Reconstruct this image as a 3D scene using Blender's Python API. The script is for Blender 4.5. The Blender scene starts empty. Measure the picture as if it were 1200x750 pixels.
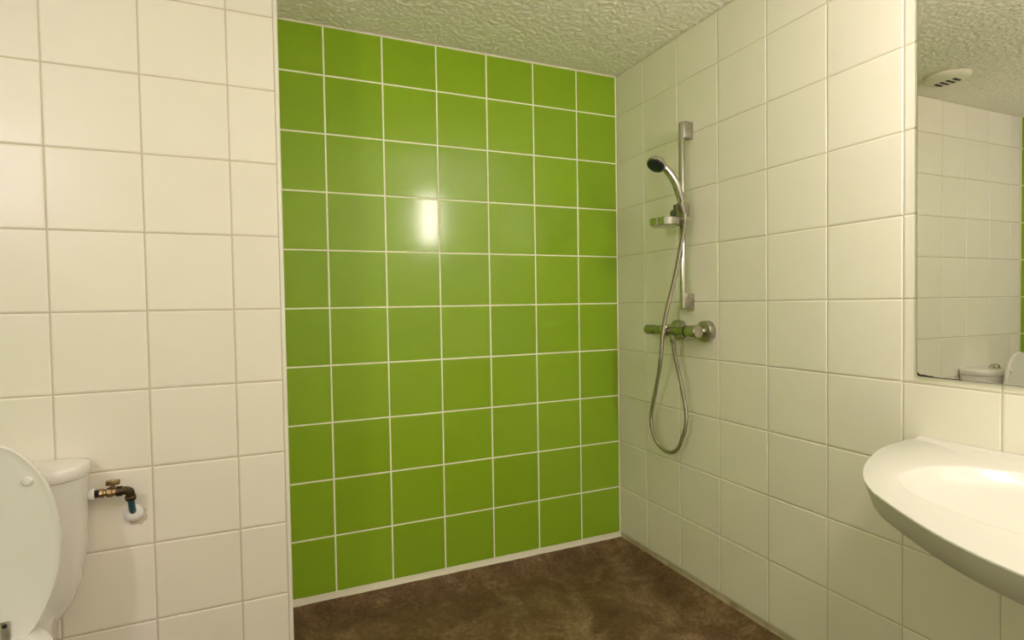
import bpy, bmesh, math, random
from mathutils import Vector, Matrix, noise as mnoise
random.seed(7)
S = bpy.context.scene
C = S.collection

# ------------------------------------------------------------------ camera
CAM = Vector((-1.7632, -2.5656, 1.2522))
YAW, PIT, ROL, FPX = 0.41589, -0.02730, -0.01623, 662.0
F = Vector((math.sin(YAW)*math.cos(PIT), math.cos(YAW)*math.cos(PIT), math.sin(PIT)))
R0 = Vector((math.cos(YAW), -math.sin(YAW), 0)); U0 = R0.cross(F)
RT = R0*math.cos(ROL) + U0*math.sin(ROL); UP = U0*math.cos(ROL) - R0*math.sin(ROL)
cd = bpy.data.cameras.new('camera'); cam = bpy.data.objects.new('camera', cd); C.objects.link(cam)
cd.sensor_width = 36; cd.lens = FPX/1200*36; cd.clip_start = .02
cam.matrix_world = Matrix(((RT.x, UP.x, -F.x, CAM.x), (RT.y, UP.y, -F.y, CAM.y), (RT.z, UP.z, -F.z, CAM.z), (0, 0, 0, 1)))
S.camera = cam

# ------------------------------------------------------------------ world, lamps, exposure
w = bpy.data.worlds.new('world'); S.world = w; w.use_nodes = True
w.node_tree.nodes['Background'].inputs[0].default_value = (.5, .5, .45, 1)
w.node_tree.nodes['Background'].inputs[1].default_value = .05
def lamp(name, loc, power, col, rad):
    l = bpy.data.lights.new(name, 'POINT'); l.energy = power; l.color = col; l.shadow_soft_size = rad
    o = bpy.data.objects.new(name, l); C.objects.link(o); o.location = loc; return o
for z in (1.87, 2.01, 2.15):                                   # vertical tube lamp by the mirror
    lamp('mirror_lamp', (-.415, -2.25, z), 10.0, (1, .875, .80), .045)
lamp('room_lamp', (-2.91, -2.01, 1.96), 24, (1, .79, .96), .07)   # lamp over the toilet
S.view_settings.view_transform = 'Standard'; S.view_settings.look = 'None'
S.cycles.max_bounces = 20; S.cycles.diffuse_bounces = 14; S.cycles.glossy_bounces = 6
S.view_settings.exposure = 0.19; S.view_settings.gamma = 1; S.view_settings.use_curve_mapping = False

# ------------------------------------------------------------------ materials
def mat(name, col=(.8, .8, .8), rough=.5, metal=0, coat=0, spec=.5):
    m = bpy.data.materials.new(name); m.use_nodes = True
    b = m.node_tree.nodes['Principled BSDF']
    b.inputs['Base Color'].default_value = (*col, 1); b.inputs['Roughness'].default_value = rough
    b.inputs['Metallic'].default_value = metal; b.inputs['Coat Weight'].default_value = coat
    b.inputs['Specular IOR Level'].default_value = spec
    return m
def N(m, t, **kw):
    n = m.node_tree.nodes.new(t)
    for k, v in kw.items():
        if k in n.inputs: n.inputs[k].default_value = v
        else: setattr(n, k, v)
    return n
def L(m, a, ao, b, bi): m.node_tree.links.new(a.outputs[ao], b.inputs[bi])
def noise(m, scale, detail=3, rough=.5, dist=0, space='Object'):
    tc = N(m, 'ShaderNodeTexCoord'); n = N(m, 'ShaderNodeTexNoise', Scale=scale, Detail=detail, Roughness=rough, Distortion=dist)
    L(m, tc, space, n, 'Vector'); return n
def bump(m, src, out, strength, dist, prev=None):
    b = N(m, 'ShaderNodeBump', Strength=strength, Distance=dist); L(m, src, out, b, 'Height')
    if prev: L(m, prev, 'Normal', b, 'Normal')
    L(m, b, 'Normal', m.node_tree.nodes['Principled BSDF'], 'Normal'); return b
def ramp(m, src, stops):
    r = N(m, 'ShaderNodeValToRGB'); e = r.color_ramp.elements
    while len(e) < len(stops): e.new(.5)
    for x, (p, c) in zip(e, stops): x.position = p; x.color = (*c, 1)
    L(m, src, 0, r, 'Fac'); return r
def tint(m, c0, c1, scale, rnd=.0):
    """low-contrast cloudy glaze, each tile its own shade"""
    n = noise(m, scale, 2); oi = N(m, 'ShaderNodeObjectInfo')
    a = N(m, 'ShaderNodeMath', operation='MULTIPLY'); L(m, oi, 'Random', a, 0); a.inputs[1].default_value = rnd
    s = N(m, 'ShaderNodeMath', operation='MULTIPLY_ADD'); L(m, n, 'Fac', s, 0); s.inputs[1].default_value = 1 - rnd; L(m, a, 0, s, 2)
    r = ramp(m, s, [(.25, c0), (.75, c1)])
    L(m, r, 'Color', m.node_tree.nodes['Principled BSDF'], 'Base Color')

m_white = mat('white_glazed_tile', rough=.36); tint(m_white, (.83, .80, .72), (.87, .84, .76), 5, .45)
bump(m_white, noise(m_white, 240, 2), 'Fac', .10, .001)
m_green = mat('green_glazed_tile', rough=.16, spec=.5); tint(m_green, (.245, .42, .016), (.275, .46, .020), 4, .5)
b_ = bump(m_green, noise(m_green, 14, 2), 'Fac', .05, .004); bump(m_green, noise(m_green, 180, 2), 'Fac', .03, .001, b_)
m_grout_w = mat('white_wall_grout', (.62, .575, .46), .8); bump(m_grout_w, noise(m_grout_w, 300, 2), 'Fac', .3, .001)
m_grout_b = mat('beige_wall_grout', (.60, .55, .44), .8); bump(m_grout_b, noise(m_grout_b, 300, 2), 'Fac', .3, .001)
m_grout_g = mat('bright_white_grout', (.95, .95, .74), .7); bump(m_grout_g, noise(m_grout_g, 300, 2), 'Fac', .3, .001)
m_caulk = mat('cream_silicone', (.80, .77, .64), .45); bump(m_caulk, noise(m_caulk, 60, 3), 'Fac', .3, .002)
m_caulk_d = mat('dirty_silicone', rough=.55)
L(m_caulk_d, ramp(m_caulk_d, noise(m_caulk_d, 9, 4, .6), [(.36, (.33, .26, .16)), (.64, (.55, .48, .35))]), 'Color', m_caulk_d.node_tree.nodes['Principled BSDF'], 'Base Color')
m_trim = mat('white_pvc', (.84, .83, .74), .35)
m_ceil = mat('stippled_plaster', (.92, .90, .82), .9)
n1 = noise(m_ceil, 42, 3, .55, .6); n2 = noise(m_ceil, 150, 2, .5)
bump(m_ceil, n2, 'Fac', .7, .006)
m_paint = mat('white_paint', (.84, .82, .76), .7); bump(m_paint, noise(m_paint, 80, 2), 'Fac', .1, .002)
m_floor = mat('brown_resin_floor', rough=.55)
bs = m_floor.node_tree.nodes['Principled BSDF']
na = noise(m_floor, 4.5, 8, .74, .5); nb = noise(m_floor, 60, 5, .75); nc = noise(m_floor, 140, 3, .6)
ra = ramp(m_floor, na, [(.30, (.062, .031, .012)), (.50, (.150, .084, .040)), (.70, (.30, .205, .125))])
rb = ramp(m_floor, nb, [(.34, (.30, .28, .25)), (.66, (1.5, 1.48, 1.45))])
mx = N(m_floor, 'ShaderNodeMix', data_type='RGBA', blend_type='MULTIPLY'); mx.inputs['Factor'].default_value = .75
m_floor.node_tree.links.new(ra.outputs[0], mx.inputs[6]); m_floor.node_tree.links.new(rb.outputs[0], mx.inputs[7])
m_floor.node_tree.links.new(mx.outputs[2], bs.inputs['Base Color'])
L(m_floor, ramp(m_floor, nb, [(.3, (.42,)*3), (.7, (.68,)*3)]), 'Color', bs, 'Roughness')
b_ = bump(m_floor, nb, 'Fac', .25, .006); bump(m_floor, nc, 'Fac', .2, .002, b_)
m_ceramic = mat('white_ceramic', (.80, .79, .76), .12, coat=.3); bump(m_ceramic, noise(m_ceramic, 9, 2), 'Fac', .02, .01)
m_seat = mat('white_seat_plastic', (.80, .79, .76), .32); bump(m_seat, noise(m_seat, 300, 2), 'Fac', .05, .001)
m_basin = mat('white_solid_surface', (.61, .605, .555), .28); bump(m_basin, noise(m_basin, 200, 2), 'Fac', .05, .001)
m_chrome = mat('chrome', (.56, .55, .51), .14, 1); bump(m_chrome, noise(m_chrome, 40, 2), 'Fac', .02, .001)
m_dull = mat('dull_limescaled_chrome', rough=.32, metal=1)
L(m_dull, ramp(m_dull, noise(m_dull, 35, 4), [(.3, (.36, .34, .28)), (.7, (.58, .56, .50))]), 'Color', m_dull.node_tree.nodes['Principled BSDF'], 'Base Color')
m_mixer = mat('chrome_dark_reflection', (.40, .40, .35), .16, 1); bump(m_mixer, noise(m_mixer, 40, 2), 'Fac', .02, .001)  # chrome colour darkened to stand for the dark reflection on the mixer
m_hose = mat('spiral_metal_hose', (.46, .43, .36), .34, 1)
tc = N(m_hose, 'ShaderNodeTexCoord'); wv = N(m_hose, 'ShaderNodeTexWave', Scale=90, bands_direction='Z'); L(m_hose, tc, 'Object', wv, 'Vector')
bump(m_hose, wv, 'Fac', .5, .002)
m_face = mat('dark_blue_spray_plate', (.012, .016, .028), .28); bump(m_face, noise(m_face, 120, 1), 'Fac', .1, .001)
m_black = mat('black_parts_and_slot_shade', (.012, .011, .009), .7); bump(m_black, noise(m_black, 90, 1), 'Fac', .1, .001)  # own black of stub, screws, ring, backing, worn silvering; shade in vent slots
m_knob = mat('dark_grey_knob', (.13, .13, .10), .4); bump(m_knob, noise(m_knob, 90, 1), 'Fac', .05, .001)
m_brass = mat('tarnished_brass', rough=.38, metal=1)
L(m_brass, ramp(m_brass, noise(m_brass, 60, 4), [(.3, (.16, .10, .045)), (.7, (.46, .34, .17))]), 'Color', m_brass.node_tree.nodes['Principled BSDF'], 'Base Color')
m_bronze = mat('dark_bronze_elbow', rough=.45, metal=.8)
L(m_bronze, ramp(m_bronze, noise(m_bronze, 70, 4), [(.3, (.025, .018, .012)), (.7, (.13, .085, .045))]), 'Color', m_bronze.node_tree.nodes['Principled BSDF'], 'Base Color')
m_teal = mat('teal_pipe', (.008, .085, .12), .5); bump(m_teal, noise(m_teal, 90, 2), 'Fac', .2, .001)
m_nut = mat('white_plastic_nut', (.80, .80, .80), .4); bump(m_nut, noise(m_nut, 90, 1), 'Fac', .05, .001)
m_smear = mat('grey_beige_sealant', (.62, .56, .44), .8); bump(m_smear, noise(m_smear, 120, 3), 'Fac', .5, .002)
m_mirror = mat('mirror_glass', (.76, .77, .71), .0, 1)
bump(m_mirror, noise(m_mirror, 1.5, 1), 'Fac', .002, .001)
m_vent = mat('cream_vent_plastic', (.80, .78, .66), .4); bump(m_vent, noise(m_vent, 90, 1), 'Fac', .03, .001)

# ------------------------------------------------------------------ helpers
def obj(name, bm, m, parent=None, smooth=True, angle=40):
    bmesh.ops.recalc_face_normals(bm, faces=bm.faces)
    if parent is not None and 'base' in BASES.get(parent.name, {}):
        bmesh.ops.translate(bm, verts=bm.verts, vec=-BASES[parent.name]['base'])
    me = bpy.data.meshes.new(name); bm.to_mesh(me); bm.free(); me.materials.append(m)
    for p in me.polygons: p.use_smooth = smooth
    if smooth: me.set_sharp_from_angle(angle=math.radians(angle))
    o = bpy.data.objects.new(name, me); C.objects.link(o)
    if parent is not None:
        o.parent = parent
        BASES[o.name] = BASES.get(parent.name, {})
    return o
BASES = {}
def thing(name, label, cat, base, group=None):
    e = bpy.data.objects.new(name, None); C.objects.link(e); e.location = base; e.empty_display_size = .05
    e['label'] = label; e['category'] = cat
    if group: e['group'] = group
    BASES[e.name] = {'base': Vector(base)}; return e
def struct(name, bm, m, smooth=False, label=None):
    o = obj(name, bm, m, None, smooth); o['kind'] = 'structure'
    if label: o['label'] = label
    return o
def box(bm, lo, hi, bev=0, seg=2):
    r = bmesh.ops.create_cube(bm, size=1); vs = r['verts']
    lo, hi = Vector(lo), Vector(hi)
    for v in vs: v.co = Vector([(lo[i]+hi[i])/2 + v.co[i]*(hi[i]-lo[i]) for i in range(3)])
    if bev:
        es = {e for v in vs for e in v.link_edges}
        bmesh.ops.bevel(bm, geom=list(es), offset=bev, segments=seg, affect='EDGES', profile=.5)
    return bm
def BX(lo, hi, bev=0, seg=2): return box(bmesh.new(), lo, hi, bev, seg)
def loft(rings, caps=(True, True), closed=True, bm=None):
    bm = bm or bmesh.new(); vr = [[bm.verts.new(p) for p in r] for r in rings]
    n = len(rings[0])
    for a, b in zip(vr, vr[1:]):
        for i in range(n if closed else n-1):
            j = (i+1) % n; bm.faces.new((a[i], a[j], b[j], b[i]))
    if caps[0]: bm.faces.new(vr[0][::-1])
    if caps[1]: bm.faces.new(vr[-1])
    return bm
def frame(d):
    d = Vector(d).normalized(); h = Vector((0, 0, 1)) if abs(d.z) < .9 else Vector((1, 0, 0))
    a = d.cross(h).normalized(); return a, a.cross(d).normalized(), d
def lathe(origin, axis, prof, n=32, bm=None, caps=(True, True)):
    """prof: (distance along axis, radius)"""
    a, b, d = frame(axis); o = Vector(origin)
    rings = [[o + d*t + (a*math.cos(q) + b*math.sin(q))*max(r, 1e-4) for q in (2*math.pi*i/n for i in range(n))] for t, r in prof]
    return loft(rings, caps, True, bm)
def catmull(P, k=8):
    P = [Vector(p) for p in P]; Q = [P[0]*2-P[1]] + P + [P[-1]*2-P[-2]]; out = []
    for i in range(1, len(Q)-2):
        for s in range(k):
            t = s/k; a, b, c, d = Q[i-1:i+3]
            out.append(.5*((2*b) + (c-a)*t + (2*a-5*b+4*c-d)*t*t + (3*b-a-3*c+d)*t**3))
    return out + [P[-1]]
def tube(path, rad, n=12, bm=None):
    path = [Vector(p) for p in path]; rings = []; up = None
    for i, p in enumerate(path):
        t = (path[min(i+1, len(path)-1)] - path[max(i-1, 0)]).normalized()
        if up is None: up = frame(t)[0]
        up = (up - t*up.dot(t)).normalized(); b = t.cross(up)
        r = rad(i/(len(path)-1)) if callable(rad) else rad
        rings.append([p + (up*math.cos(q) + b*math.sin(q))*r for q in (2*math.pi*k/n for k in range(n))])
    return loft(rings, (True, True), True, bm)

# ------------------------------------------------------------------ room shell
TW = .25                     # tile pitch
CEIL = 2.464; FLOOR = -.08
YT = -.442                   # wall behind the toilet
XC = -1.692                  # shower side of the projecting corner
XL, YF = -2.97, -3.15        # left wall, wall behind the camera
tile_mesh = {}
def tile_bm(wd, ht, soft):
    bm = bmesh.new()
    if soft: prof = [(0, -.0075), (0, -.0022), (.0013, -.0010), (.0030, -.0003), (.0055, 0)]
    else: prof = [(0, -.0075), (0, -.0013), (.0008, -.0004), (.0020, 0)]
    rings = [[(x*(wd/2-i), y*(ht/2-i), z) for x, y in ((-1, -1), (1, -1), (1, 1), (-1, 1))] for i, z in prof]
    return loft(rings)
def tile(parent, M, u0, u1, v0, v1, m, gap, soft):
    wd, ht = round(u1-u0-gap, 4), round(v1-v0-gap, 4)
    k = (wd, ht, m.name)
    if k not in tile_mesh:
        bm = tile_bm(wd, ht, soft); me = bpy.data.meshes.new('tile'); bmesh.ops.recalc_face_normals(bm, faces=bm.faces)
        bm.to_mesh(me); bm.free(); me.materials.append(m); tile_mesh[k] = me
    o = bpy.data.objects.new('tile', tile_mesh[k]); C.objects.link(o); o.parent = parent
    t = math.radians(.16 if not soft else .12)
    o.matrix_local = (M @ Matrix.Translation(((u0+u1)/2, (v0+v1)/2, random.uniform(-.0003, .0003)))
                      @ Matrix.Rotation(random.uniform(-t, t), 4, 'X') @ Matrix.Rotation(random.uniform(-t, t), 4, 'Y'))
def basis(u, o): u = Vector(u); z = Vector((0, 0, 1)); n = u.cross(z); return Matrix(((u.x, z.x, n.x, o[0]), (u.y, z.y, n.y, o[1]), (u.z, z.z, n.z, o[2]), (0, 0, 0, 1)))
def cuts(lo, hi, start):
    xs = [start + k*TW for k in range(-30, 31)]
    return [lo] + [x for x in xs if lo+.012 < x < hi-.012] + [hi]
def tiled(parent, M, u, v, m, gap, soft):
    for u0, u1 in zip(u, u[1:]):
        for v0, v1 in zip(v, v[1:]): tile(parent, M, u0, u1, v0, v1, m, gap, soft)
GD = .0017                   # grout set back from the tile face
rows = cuts(0, CEIL-.004, 0)
wb = struct('wall_back', BX((XC-.15, .0014, FLOOR-.1), (.15, .15, CEIL+.1)), m_grout_g, label='back shower wall of glossy green square tiles with white joints')
tiled(wb, basis((1, 0, 0), (0, 0, 0)), cuts(XC, -.003, -.245-5*TW), rows, m_green, .0066, False)
wr = struct('wall_right', BX((GD, YF-.15, FLOOR-.1), (.15, GD, CEIL+.1)), m_grout_w, label='side wall of cream white square tiles')
tiled(wr, basis((0, -1, 0), (0, 0, 0)), cuts(.003, -YF, .236), rows, m_white, .0024, True)
wt = struct('wall_toilet', BX((XL-.15, YT+.0022, FLOOR-.1), (XC-.002, .15, CEIL+.1)), m_grout_b, label='projecting white tiled wall behind the toilet')
tiled(wt, basis((1, 0, 0), (0, YT, 0)), cuts(XL+.003, -1.7035, -2.3509), rows, m_white, .0040, True)
tiled(wt, basis((0, 1, 0), (XC, 0, 0)), cuts(YT+.012, -.003, YT+.2), rows, m_white, .0030, True)
wl = struct('wall_left', BX((XL-.15, YF-.15, FLOOR-.1), (XL-GD, YT+.05, CEIL+.1)), m_grout_g, label='left wall of glossy green square tiles')
tiled(wl, basis((0, 1, 0), (XL, 0, 0)), cuts(YF, YT-.003, YT-.12), rows, m_green, .0052, False)
struct('wall_front', BX((XL-.15, YF-.15, FLOOR-.1), (.15, YF, CEIL+.1)), m_paint, label='plain white wall opposite the shower')
def ceiling_bm():
    """plaster slab whose underside carries real stipple relief"""
    bm = box(bmesh.new(), (XL-.15, YF-.15, CEIL+.004), (.15, .15, CEIL+.12))
    st = .0055; x0, x1, y0, y1 = XL-.01, .01, YF-.01, .01
    nx, ny = int((x1-x0)/st), int((y1-y0)/st); vs = []
    for i in range(nx+1):
        row = []
        for j in range(ny+1):
            x = x0 + (x1-x0)*i/nx; y = y0 + (y1-y0)*j/ny
            h = mnoise.noise((x*64, y*64, .3)) + .7*mnoise.noise((x*118, y*118, 4.1))
            row.append(bm.verts.new((x, y, CEIL - .0042*max(-.45, min(.9, h)))))
        vs.append(row)
    for i in range(nx):
        for j in range(ny): bm.faces.new((vs[i][j], vs[i][j+1], vs[i+1][j+1], vs[i+1][j]))
    return bm
struct('ceiling', ceiling_bm(), m_ceil, True, 'off-white stippled plaster ceiling')

# floor: resin laid up the walls in a cove
def floor_bm():
    bm = bmesh.new(); st = .02
    nx = int(round((0-XL)/st)); ny = int(round((0-YF)/st)); vs = {}
    for i in range(nx+1):
        for j in range(ny+1):
            x = XL + (0-XL)*i/nx; y = YF + (0-YF)*j/ny
            if x < XC-.02 and y > YT+.02: continue
            d = min(-x, -y, x-XL, y-YF)
            if y > YT: d = min(d, x-XC)
            elif x < XC: d = min(d, YT-y)
            else: d = min(d, math.hypot(x-XC, y-YT))
            d = max(d, 0); q = max(0, 1-d/.13)
            z = FLOOR + .060*q**1.25
            z -= .010*max(0, 1-math.hypot(x+.85, y+.75)/.8)
            vs[i, j] = bm.verts.new((x, y, z))
    for i in range(nx):
        for j in range(ny):
            k = [(i, j), (i+1, j), (i+1, j+1), (i, j+1)]
            if all(q in vs for q in k): bm.faces.new([vs[q] for q in k])
    r = bmesh.ops.extrude_face_region(bm, geom=bm.faces[:])
    for v in (g for g in r['geom'] if isinstance(g, bmesh.types.BMVert)): v.co.z = FLOOR-.1
    return bm
fl = struct('floor', floor_bm(), m_floor, True, 'mottled dark brown resin shower floor with coved edges')

# trims: corner strip, silicone beads
def trim(n, bm, m, label): return struct('trim_%d' % n, bm, m, True, label)
pr = [(-1.7035, YT+.004), (-1.7035, YT-.0015), (-1.7015, YT-.0030), (-1.6955, YT-.0030), (-1.6925, YT-.0018), (-1.6905, YT+.001), (-1.6900, YT+.005), (-1.6900, YT+.012), (-1.694, YT+.012), (-1.694, YT+.004)]
trim(1, loft([[(x, y, z) for x, y in pr] for z in (FLOOR-.02, CEIL)]), m_trim, 'white plastic corner strip on the projecting wall edge')
def bead(a, b, n1, n2, m=None, k=40, jit=.0015):
    """triangular silicone fillet from a to b, legs along n1 and n2"""
    a, b, n1, n2 = map(Vector, (a, b, n1, n2)); rings = []
    for i in range(k+1):
        p = a.lerp(b, i/k); s = 1 + random.uniform(-1, 1)*.12
        rings.append([p, p+n1*s, p+(n1+n2)*.42*s, p+n2*s])
    return loft(rings)
trim(2, bead((XC, .001, -.020), (0, .001, -.020), (0, -.011, -.003), (0, -.002, .0235)), m_caulk, 'cream silicone bead under the green tiles')
trim(3, bead((.001, 0, -.024), (.001, YF, -.024), (-.007, 0, -.003), (-.002, 0, .022)), m_caulk_d, 'dirty silicone bead along the foot of the white wall')
trim(4, bead((XC, .001, CEIL), (0, .001, CEIL), (0, -.005, 0), (0, 0, -.009)), m_caulk, 'thin white joint between green tiles and ceiling')
trim(5, bead((XL, YT+.001, -.024), (XC, YT+.001, -.024), (0, -.007, -.003), (0, -.002, .022)), m_caulk_d, 'dirty silicone bead at the foot of the toilet wall')

# ------------------------------------------------------------------ toilet
TX = -2.45
t = thing('toilet', 'white ceramic toilet with raised lid and cistern against the white tiled wall', 'toilet', (TX, -.80, FLOOR))
def dring(w_, d_, z, n=36, back=YT-.004):
    """cistern section: flat back on the wall, sides bulging a little, bowed front"""
    y0 = back - .36*d_
    out = [(TX + w_*.86, back, z), (TX + w_*.945, back-.06*d_, z), (TX + w_*.98, back-.18*d_, z)]
    for i in range(n+1):
        q = math.pi*i/n; c, sn = math.cos(q), max(math.sin(q), 0)
        out.append((TX + w_*math.copysign(abs(c)**.72, c), y0 - .64*d_*sn**.9, z))
    return out + [(TX - w_*.98, back-.18*d_, z), (TX - w_*.945, back-.06*d_, z), (TX - w_*.86, back, z)]
tank = [(.045, .10, .27), (.075, .125, .30), (.118, .140, .343), (.148, .150, .387), (.171, .158, .455), (.187, .164, .558), (.192, .168, .666), (.196, .170, .764)]
obj('cistern', loft([dring(*q) for q in tank]), m_ceramic, t)
lidp = [(.193, .171, .764), (.199, .177, .7665), (.2015, .179, .772), (.2015, .179, .792), (.199, .176, .7985), (.190, .168, .803), (.165, .145, .805)]
obj('cistern_lid', loft([dring(*q) for q in lidp]), m_ceramic, t)
bt = obj('flush_button', lathe((TX-.01, -.545, .803), (0, 0, 1), [(0, .031), (.008, .031), (.012, .027), (.020, .024), (.026, .017), (.028, .0)]), m_chrome, t)
def ering(cy, a, b, z, n=40, egg=.12):
    out = []
    for i in range(n):
        q = 2*math.pi*i/n; s = math.sin(q)
        out.append((TX + a*math.cos(q)*(1+egg*s), cy + b*s, z))
    return out
bowl = [(-.78, .115, .24, FLOOR-.012), (-.78, .115, .24, FLOOR+.02), (-.79, .105, .22, FLOOR+.12), (-.82, .12, .25, .14), (-.86, .15, .275, .25), (-.89, .172, .285, .33), (-.90, .18, .288, .365), (-.90, .178, .286, .380),
        (-.90, .135, .235, .380), (-.90, .125, .225, .33), (-.88, .09, .16, .22), (-.86, .05, .08, .16)]
obj('bowl', loft([ering(*q) for q in bowl]), m_ceramic, t)
obj('bowl_neck', loft([[(TX+sx*w_, y, z) for sx, z in ((-1, z0), (1, z0), (1, z1), (-1, z1))] for w_, y, z0, z1 in ((.085, YT-.03, .10, .372), (.12, -.56, .10, .376), (.13, -.66, .10, .378))]), m_ceramic, t, angle=60)
seat = [(-.905, .182, .285, .382), (-.905, .187, .292, .388), (-.905, .185, .290, .398), (-.905, .172, .272, .404), (-.905, .130, .215, .402), (-.905, .120, .205, .396), (-.905, .122, .207, .384)]
obj('seat', loft([ering(*q) for q in seat] + [ering(*seat[0])], (False, False)), m_seat, t)
# raised lid: outline measured as (half width, height)
half = [(0, .384), (.045, .384), (.085, .390), (.106, .405), (.132, .445), (.152, .495), (.167, .55), (.1745, .61), (.175, .655), (.170, .705), (.157, .765), (.132, .826), (.092, .880), (.05, .906), (0, .916)]
hs = catmull([(x, 0, z) for x, z in half], 4)
full = [(p.x, p.z) for p in hs] + [(-p.x, p.z) for p in hs[-2:0:-1]]
def lring(k, off):
    out = []
    for x, z in full:
        zz = .65 + (z-.65)*k; y = -.708 + (zz-.385)*.045
        out.append((TX + x*k, y+off, zz))
    return out
lid = obj('lid', loft([lring(.955, .020), lring(.985, .018), lring(1, .012), lring(1, .004), lring(.985, -.001), lring(.96, .0005), lring(.90, .002)]), m_seat, t)
for s in (-1, 1):
    obj('bumper', lathe((TX+s*.107, -.6885, .806), (0, -1, 0), [(-.006, .0115), (.003, .0115), (.006, .009), (.007, 0)], 20), m_nut, lid)
for s in (-1, 1):
    h = obj('hinge', BX((TX+s*.056-.010, -.7135, .383), (TX+s*.056+.010, -.7065, .452), .003), m_dull, t)
    obj('screw', lathe((TX+s*.056, -.713, .441), (0, -1, 0), [(0, .006), (.003, .005), (.004, 0)], 14), m_black, h)
    obj('hinge_pin', lathe((TX+s*.058-.022, -.706, .392), (1, 0, 0), [(0, .009), (.044, .009)], 16), m_dull, h)

# ------------------------------------------------------------------ water supply of the cistern
v = thing('supply_valve', 'brass stop valve with dark elbow and teal pipe feeding the toilet cistern', 'valve', (-2.154, YT, .61))
vy, vz = YT-.052, .697
obj('nut', lathe((-2.256, vy, vz), (1, 0, 0), [(0, .017), (.003, .0185), (.012, .0185), (.014, .016)], 10), m_nut, v)
obj('threaded_stub', lathe((-2.245, vy, vz), (1, 0, 0), [(0, .0115)] + [q for k in range(4) for q in ((.002+k*.0035, .0118), (.0037+k*.0035, .0105))] + [(.018, .0115)], 18), m_black, v)
bd = obj('valve_body', lathe((-2.230, vy, vz), (1, 0, 0), [(0, .0135), (.009, .0135), (.011, .0105), (.017, .0105), (.020, .0155), (.031, .0155), (.034, .0125), (.040, .0125), (.042, .0145), (.048, .0145)], 8), m_brass, v, angle=25)
lv = obj('lever', BX((-2.214, vy-.007, vz+.021), (-2.178, vy+.007, vz+.037), .003), m_brass, v)
obj('lever_stem', lathe((-2.197, vy, vz+.012), (0, 0, 1), [(0, .007), (.016, .006)], 12), m_brass, lv)
obj('lever_screw', lathe((-2.197, vy, vz+.036), (0, 0, 1), [(0, .005), (.003, .004), (.004, 0)], 10), m_dull, lv)
EX = -2.153
el = [(-2.184, vy, vz), (-2.168, vy, vz), (-2.158, vy, vz-.002), (EX, vy+.001, vz-.008), (EX, vy+.004, vz-.020), (EX, vy+.008, vz-.030)]
bm = tube(catmull(el, 5), lambda s: .0150 if s < .16 else (.0125 if s < .78 else .0150), 14)
obj('elbow', bm, m_bronze, v)
obj('elbow_collar', lathe((-2.183, vy, vz), (1, 0, 0), [(-.004, .0160), (.010, .0160), (.011, .013)], 8), m_bronze, v, angle=25)
obj('pipe', tube(catmull([(EX, vy+.006, vz-.026), (EX, YT-.036, .650), (EX-.001, YT-.022, .627), (EX-.001, YT-.004, .612)], 6), .0095, 14), m_teal, v)
ax = (.05, -1, .12)
obj('escutcheon', lathe((-2.154, YT-.001, .609), ax, [(0, .026), (.004, .0275), (.008, .026), (.013, .018), (.016, .0105)], 28), m_nut, v)
bm = bmesh.new(); c_ = bm.verts.new((-2.146, YT-.0022, .602)); ring = []
for i in range(26):
    q = 2*math.pi*i/26; r = .027 + random.uniform(-.004, .004) + (.006 if 4.0 < q < 6.0 else 0)
    ring.append(bm.verts.new((-2.146 + r*math.cos(q), YT-.0008, .602 + r*math.sin(q))))
for i in range(26): bm.faces.new((c_, ring[i], ring[(i+1) % 26]))
obj('sealant_smear', bm, m_smear, v)['label'] = 'grey beige smear of sealant around the pipe hole'

# ------------------------------------------------------------------ shower rail
YB = -.574; DB = -.050
r = thing('shower_rail', 'vertical chrome shower rail with block brackets on the white tiled wall', 'shower rail', (0, YB, 1.22))
obj('bar', lathe((DB, YB, 1.222), (0, 0, 1), [(0, .0125), (.001, .0135), (.818, .0135), (.820, .0125)], 24), m_chrome, r)
for z0, z1 in ((1.972, 2.046), (1.216, 1.288)):
    br = obj('bracket', BX((-.054, YB-.017, z0), (-.0005, YB+.013, z1), .003), m_dull, r)
sl = obj('slider', BX((DB-.022, YB-.026, 1.628), (DB+.020, YB+.020, 1.684), .007, 3), m_dull, r)
obj('slider_knob', lathe((DB-.002, YB+.018, 1.650), (0, 1, 0), [(0, .014), (.004, .021), (.040, .019), (.044, .015)], 20), m_knob, sl)
obj('slider_lever', BX((DB-.005, YB+.046, 1.660), (DB+.004, YB+.056, 1.690), .002), m_knob, sl)
obj('handset_cradle', lathe((DB-.026, YB-.036, 1.640), (-.38, -.02, .92), [(0, .017), (.045, .021), (.046, .017)], 22), m_dull, sl)

sd = thing('soap_dish', 'round chrome soap dish clipped on the shower rail', 'soap dish', (-.122, -.548, 1.585))
bm = lathe((-.124, -.548, 1.584), (0, 0, 1), [(0, .030), (.001, .057), (.006, .0655), (.034, .0690), (.036, .0675), (.035, .0655), (.012, .0625), (.008, .055), (.007, .0)], 40)
obj('dish', bm, m_chrome, sd)
obj('clip', BX((DB-.030, YB-.018, 1.590), (DB+.018, YB+.018, 1.618), .005), m_dull, sd)

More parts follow.
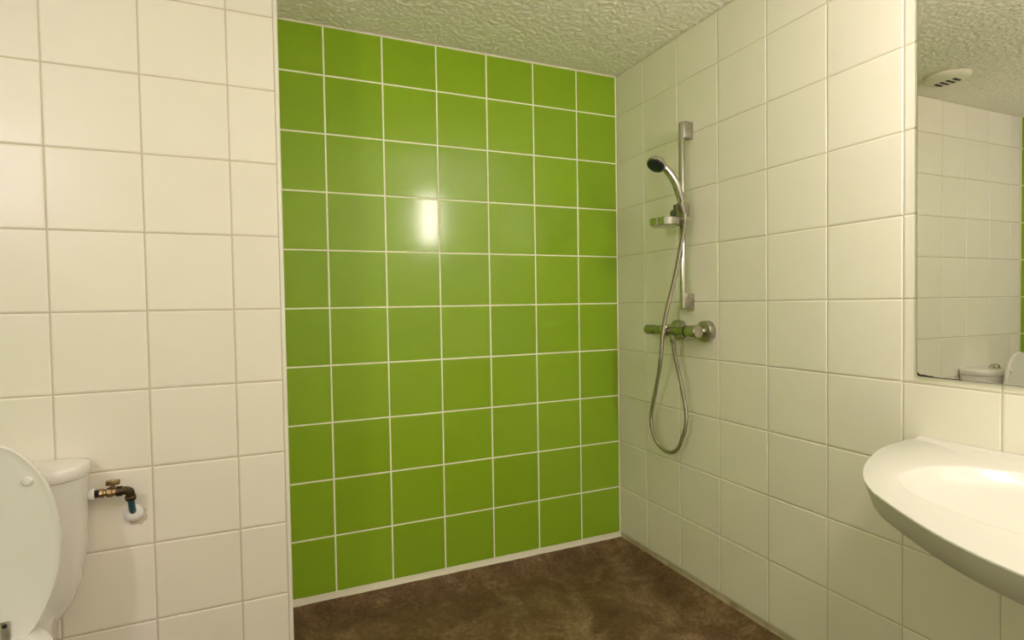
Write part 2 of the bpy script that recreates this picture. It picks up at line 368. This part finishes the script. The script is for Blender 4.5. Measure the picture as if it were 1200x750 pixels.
hsr = thing('hand_shower', 'chrome hand shower with dark blue spray face resting in the rail slider', 'shower head', (-.075, -.612, 1.64))
hp = [(-.072, -.611, 1.640), (-.084, -.612, 1.675), (-.100, -.613, 1.720), (-.122, -.612, 1.770), (-.150, -.604, 1.812), (-.176, -.597, 1.836), (-.196, -.592, 1.846)]
obj('handle', tube(catmull(hp, 8), lambda s: .0115 + .0050*math.sin(min(1, s*1.15)*math.pi)+.004*s, 18), m_chrome, hsr)
hd = Vector((-.60, -.12, -.80)).normalized(); hc = Vector((-.203, -.593, 1.846))
obj('head', lathe(hc - hd*.026, hd, [(0, .006), (.004, .018), (.012, .032), (.022, .040), (.032, .042), (.038, .041), (.040, .038)], 32), m_chrome, hsr)
fc = obj('spray_face', lathe(hc + hd*.012, hd, [(0, .0385), (.004, .0375), (.007, .030), (.009, .012), (.009, 0)], 32), m_face, hsr)
a_, b2_, d_ = frame(hd)
for k in range(14):
    q = 2*math.pi*k/14; p = hc + hd*.0175 + (a_*math.cos(q) + b2_*math.sin(q))*.030
    obj('nozzle', lathe(p, hd, [(0, .0028), (.004, .0020)], 6), m_face, fc)

ho = [(-.070, -.611, 1.645), (-.066, -.607, 1.600), (-.072, -.594, 1.52), (-.085, -.566, 1.375), (-.108, -.538, 1.228), (-.118, -.518, 1.12), (-.108, -.488, 0.99), (-.080, -.416, .845), (-.058, -.350, .700), (-.051, -.362, .608), (-.047, -.400, .566), (-.046, -.458, .552), (-.047, -.515, .572), (-.049, -.556, .628), (-.056, -.596, .74), (-.068, -.579, .885), (-.080, -.551, 1.02), (-.085, -.545, 1.085)]
hz = thing('shower_hose', 'brushed metal shower hose hanging in a long loop below the mixer', 'hose', (-.064, -.478, .557))
obj('hose_tube', tube(catmull(ho, 14), .0090, 12), m_hose, hz)
obj('hose_cone', lathe((-.070, -.611, 1.650), (.05, .06, -1), [(0, .0115), (.03, .0105), (.05, .0085)], 18), m_chrome, hz)
obj('hose_nut', lathe((-.085, -.545, 1.098), (0, 0, -1), [(0, .0125), (.02, .0125), (.028, .009)], 12), m_dull, hz)

# ------------------------------------------------------------------ thermostatic mixer
mxr = thing('shower_mixer', 'chrome horizontal bar shower mixer under the rail on the white wall', 'shower mixer', (0, -.55, 1.122))
DM, ZM = -.085, 1.124
obj('body', lathe((DM, -.430, ZM), (0, -1, 0), [(0, .0205), (.002, .0225), (.205, .0225), (.207, .0205)], 32), m_mixer, mxr)
hd2 = obj('flow_handle', lathe((DM, -.352, ZM), (0, -1, 0), [(0, 0), (.001, .010), (.005, .018), (.012, .0225), (.066, .0235), (.072, .0225), (.076, .019)], 32), m_mixer, mxr)
kn = obj('temperature_knob', lathe((DM, -.640, ZM), (0, -1, 0), [(0, .021), (.004, .0255), (.058, .0285), (.066, .0275), (.070, .024), (.071, 0)], 32), m_dull, mxr)
obj('knob_ring', lathe((DM, -.634, ZM), (0, -1, 0), [(0, .020), (.001, .026), (.006, .026), (.007, .020)], 32), m_black, kn)
for y in (-.676, -.500):
    es_ = obj('wall_rosette', lathe((-.0005, y, ZM), (-1, 0, 0), [(0, .044), (.002, .046), (.028, .045), (.031, .042), (.033, .024)], 36), m_dull, mxr)
    obj('inlet', lathe((-.02, y, ZM), (-1, 0, 0), [(0, .020), (.060, .020)], 24), m_chrome, es_)
obj('collar', lathe((DM, -.500, ZM), (0, -1, 0), [(-.022, .0225), (-.019, .0265), (.019, .0265), (.022, .0225)], 32), m_dull, mxr)
obj('outlet', lathe((DM, -.545, ZM-.016), (0, 0, -1), [(0, .014), (.014, .014), (.017, .011)], 20), m_dull, mxr)

# ------------------------------------------------------------------ mirror
MY0, MY1, MZ0, MZ1 = -1.528, -2.77, 1.0225, 2.18
mi = thing('wall_mirror', 'frameless rectangular mirror on the white tiles above the washbasin', 'mirror', (0, MY0, MZ0))
def rrect(x, g, r_=.012):
    y0, y1, z0, z1 = MY0+g, MY1-g, MZ0-g, MZ1+g; out = []
    for cy, cz, a0 in ((y0-r_, z0+r_, -90), (y0-r_, z1-r_, 0), (y1+r_, z1-r_, 90), (y1+r_, z0+r_, 180)):
        for k in range(6):
            q = math.radians(a0 + 18*k); out.append((x, cy + r_*math.cos(q), cz + r_*math.sin(q)))
    return out
obj('backing', loft([rrect(-.0005, 0), rrect(-.0042, 0)]), m_black, mi, False)
obj('glass', loft([rrect(-.0043, -.0015), rrect(-.0060, -.0015), rrect(-.0065, -.0025)]), m_mirror, mi, False)
bm = bmesh.new(); top = []; botm = []
for i in range(22):
    s = i/21; y = MY0-.004-.055*s
    top.append(bm.verts.new((-.0069, y, MZ0+.002+.008*(1-s)*random.uniform(.55, 1)+(.006 if i == 0 else 0)))); botm.append(bm.verts.new((-.0069, y, MZ0+.0008)))
for i in range(21): bm.faces.new((botm[i], botm[i+1], top[i+1], top[i]))
obj('worn_silvering', bm, m_black, mi, False)['label'] = 'blackened worn patch along the mirror corner'

# ------------------------------------------------------------------ washbasin
WY = -2.15
half = [(0, .624), (-.06, .622), (-.132, .612), (-.21, .594), (-.291, .563), (-.41, .506), (-.508, .440), (-.568, .382), (-.593, .350), (-.641, .276), (-.684, .202), (-.712, .140), (-.730, .085), (-.742, .030), (-.744, 0)]
hp = catmull([(x, y, 0) for x, y in half], 4)
front = [(p.x, p.y) for p in hp] + [(p.x, -p.y) for p in hp[-2::-1]]
nb_ = 44
back = [(0, -.624 + 1.248*k/nb_) for k in range(1, nb_)]
outl = front + back
CX = -.335
def oring(k, z, dx=0):
    return [(min(-.0008, (x*k if x < -.001 else -.0008)+dx*0), WY + y*(k if True else 1), z) for x, y in outl]
def bring(k, z, lo=0):
    """bowl ring matched by direction from the bowl centre"""
    out = []
    cyb = WY+.04
    for x, y in outl:
        q = math.atan2(WY+y-cyb, x-CX); c, s = math.cos(q), math.sin(q)
        p = 2.35; rr = (abs(c/.235)**p + abs(s/.39)**p)**(-1/p)
        out.append((CX + rr*c*k, cyb + rr*s*k, z))
    return out
ws = thing('washbasin', 'wide white oval washbasin with shallow bowl fixed under the mirror', 'washbasin', (0, WY, .70))
rings = [oring(.60, .725), oring(.80, .745), oring(.945, .779), oring(.968, .7815), oring(.973, .784), oring(.9975, .832), oring(1, .836), oring(.9985, .8385), oring(.994, .840),
         bring(1.05, .8402), bring(1.008, .8400), bring(.998, .8385), bring(.985, .834), bring(.95, .819), bring(.88, .802), bring(.76, .789), bring(.58, .779), bring(.35, .772), bring(.15, .769), bring(.07, .768)]
obj('basin', loft(rings), m_basin, ws, angle=38)
bm = loft([[( -.0008, y, .836), (-.0008, y, .8465), (-.010, y, .8475), (-.020, y, .8445), (-.034, y, .8395), (-.034, y, .836)] for y in [WY+.612-1.224*k/20 for k in range(21)]])
obj('rear_lip', bm, m_basin, ws)
obj('drain', lathe((CX, WY+.04, .7685), (0, 0, 1), [(0, .034), (.002, .034), (.003, .028), (.0015, .02), (.001, 0)], 28), m_chrome, ws)

# ------------------------------------------------------------------ ceiling vent (seen in the mirror)
VX, VY = -1.70, -.68
ve = thing('ceiling_vent', 'round cream plastic air vent on the stippled ceiling, seen in the mirror', 'vent', (VX, VY, CEIL-.001))
obj('rim', lathe((VX, VY, CEIL-.0005), (0, 0, -1), [(0, .100), (.004, .108), (.012, .110), (.022, .104), (.032, .088), (.038, .066), (.040, .0)], 48), m_vent, ve)
for k in range(4):
    y0 = VY - .050 + k*.030; hw = (.030, .036, .036, .030)[k]
    obj('slot', BX((VX-hw, y0-.0075, CEIL-.0418), (VX+hw, y0+.0075, CEIL-.0350), .001), m_black, ve)  # black blocks stand in for the shade inside the vent openings
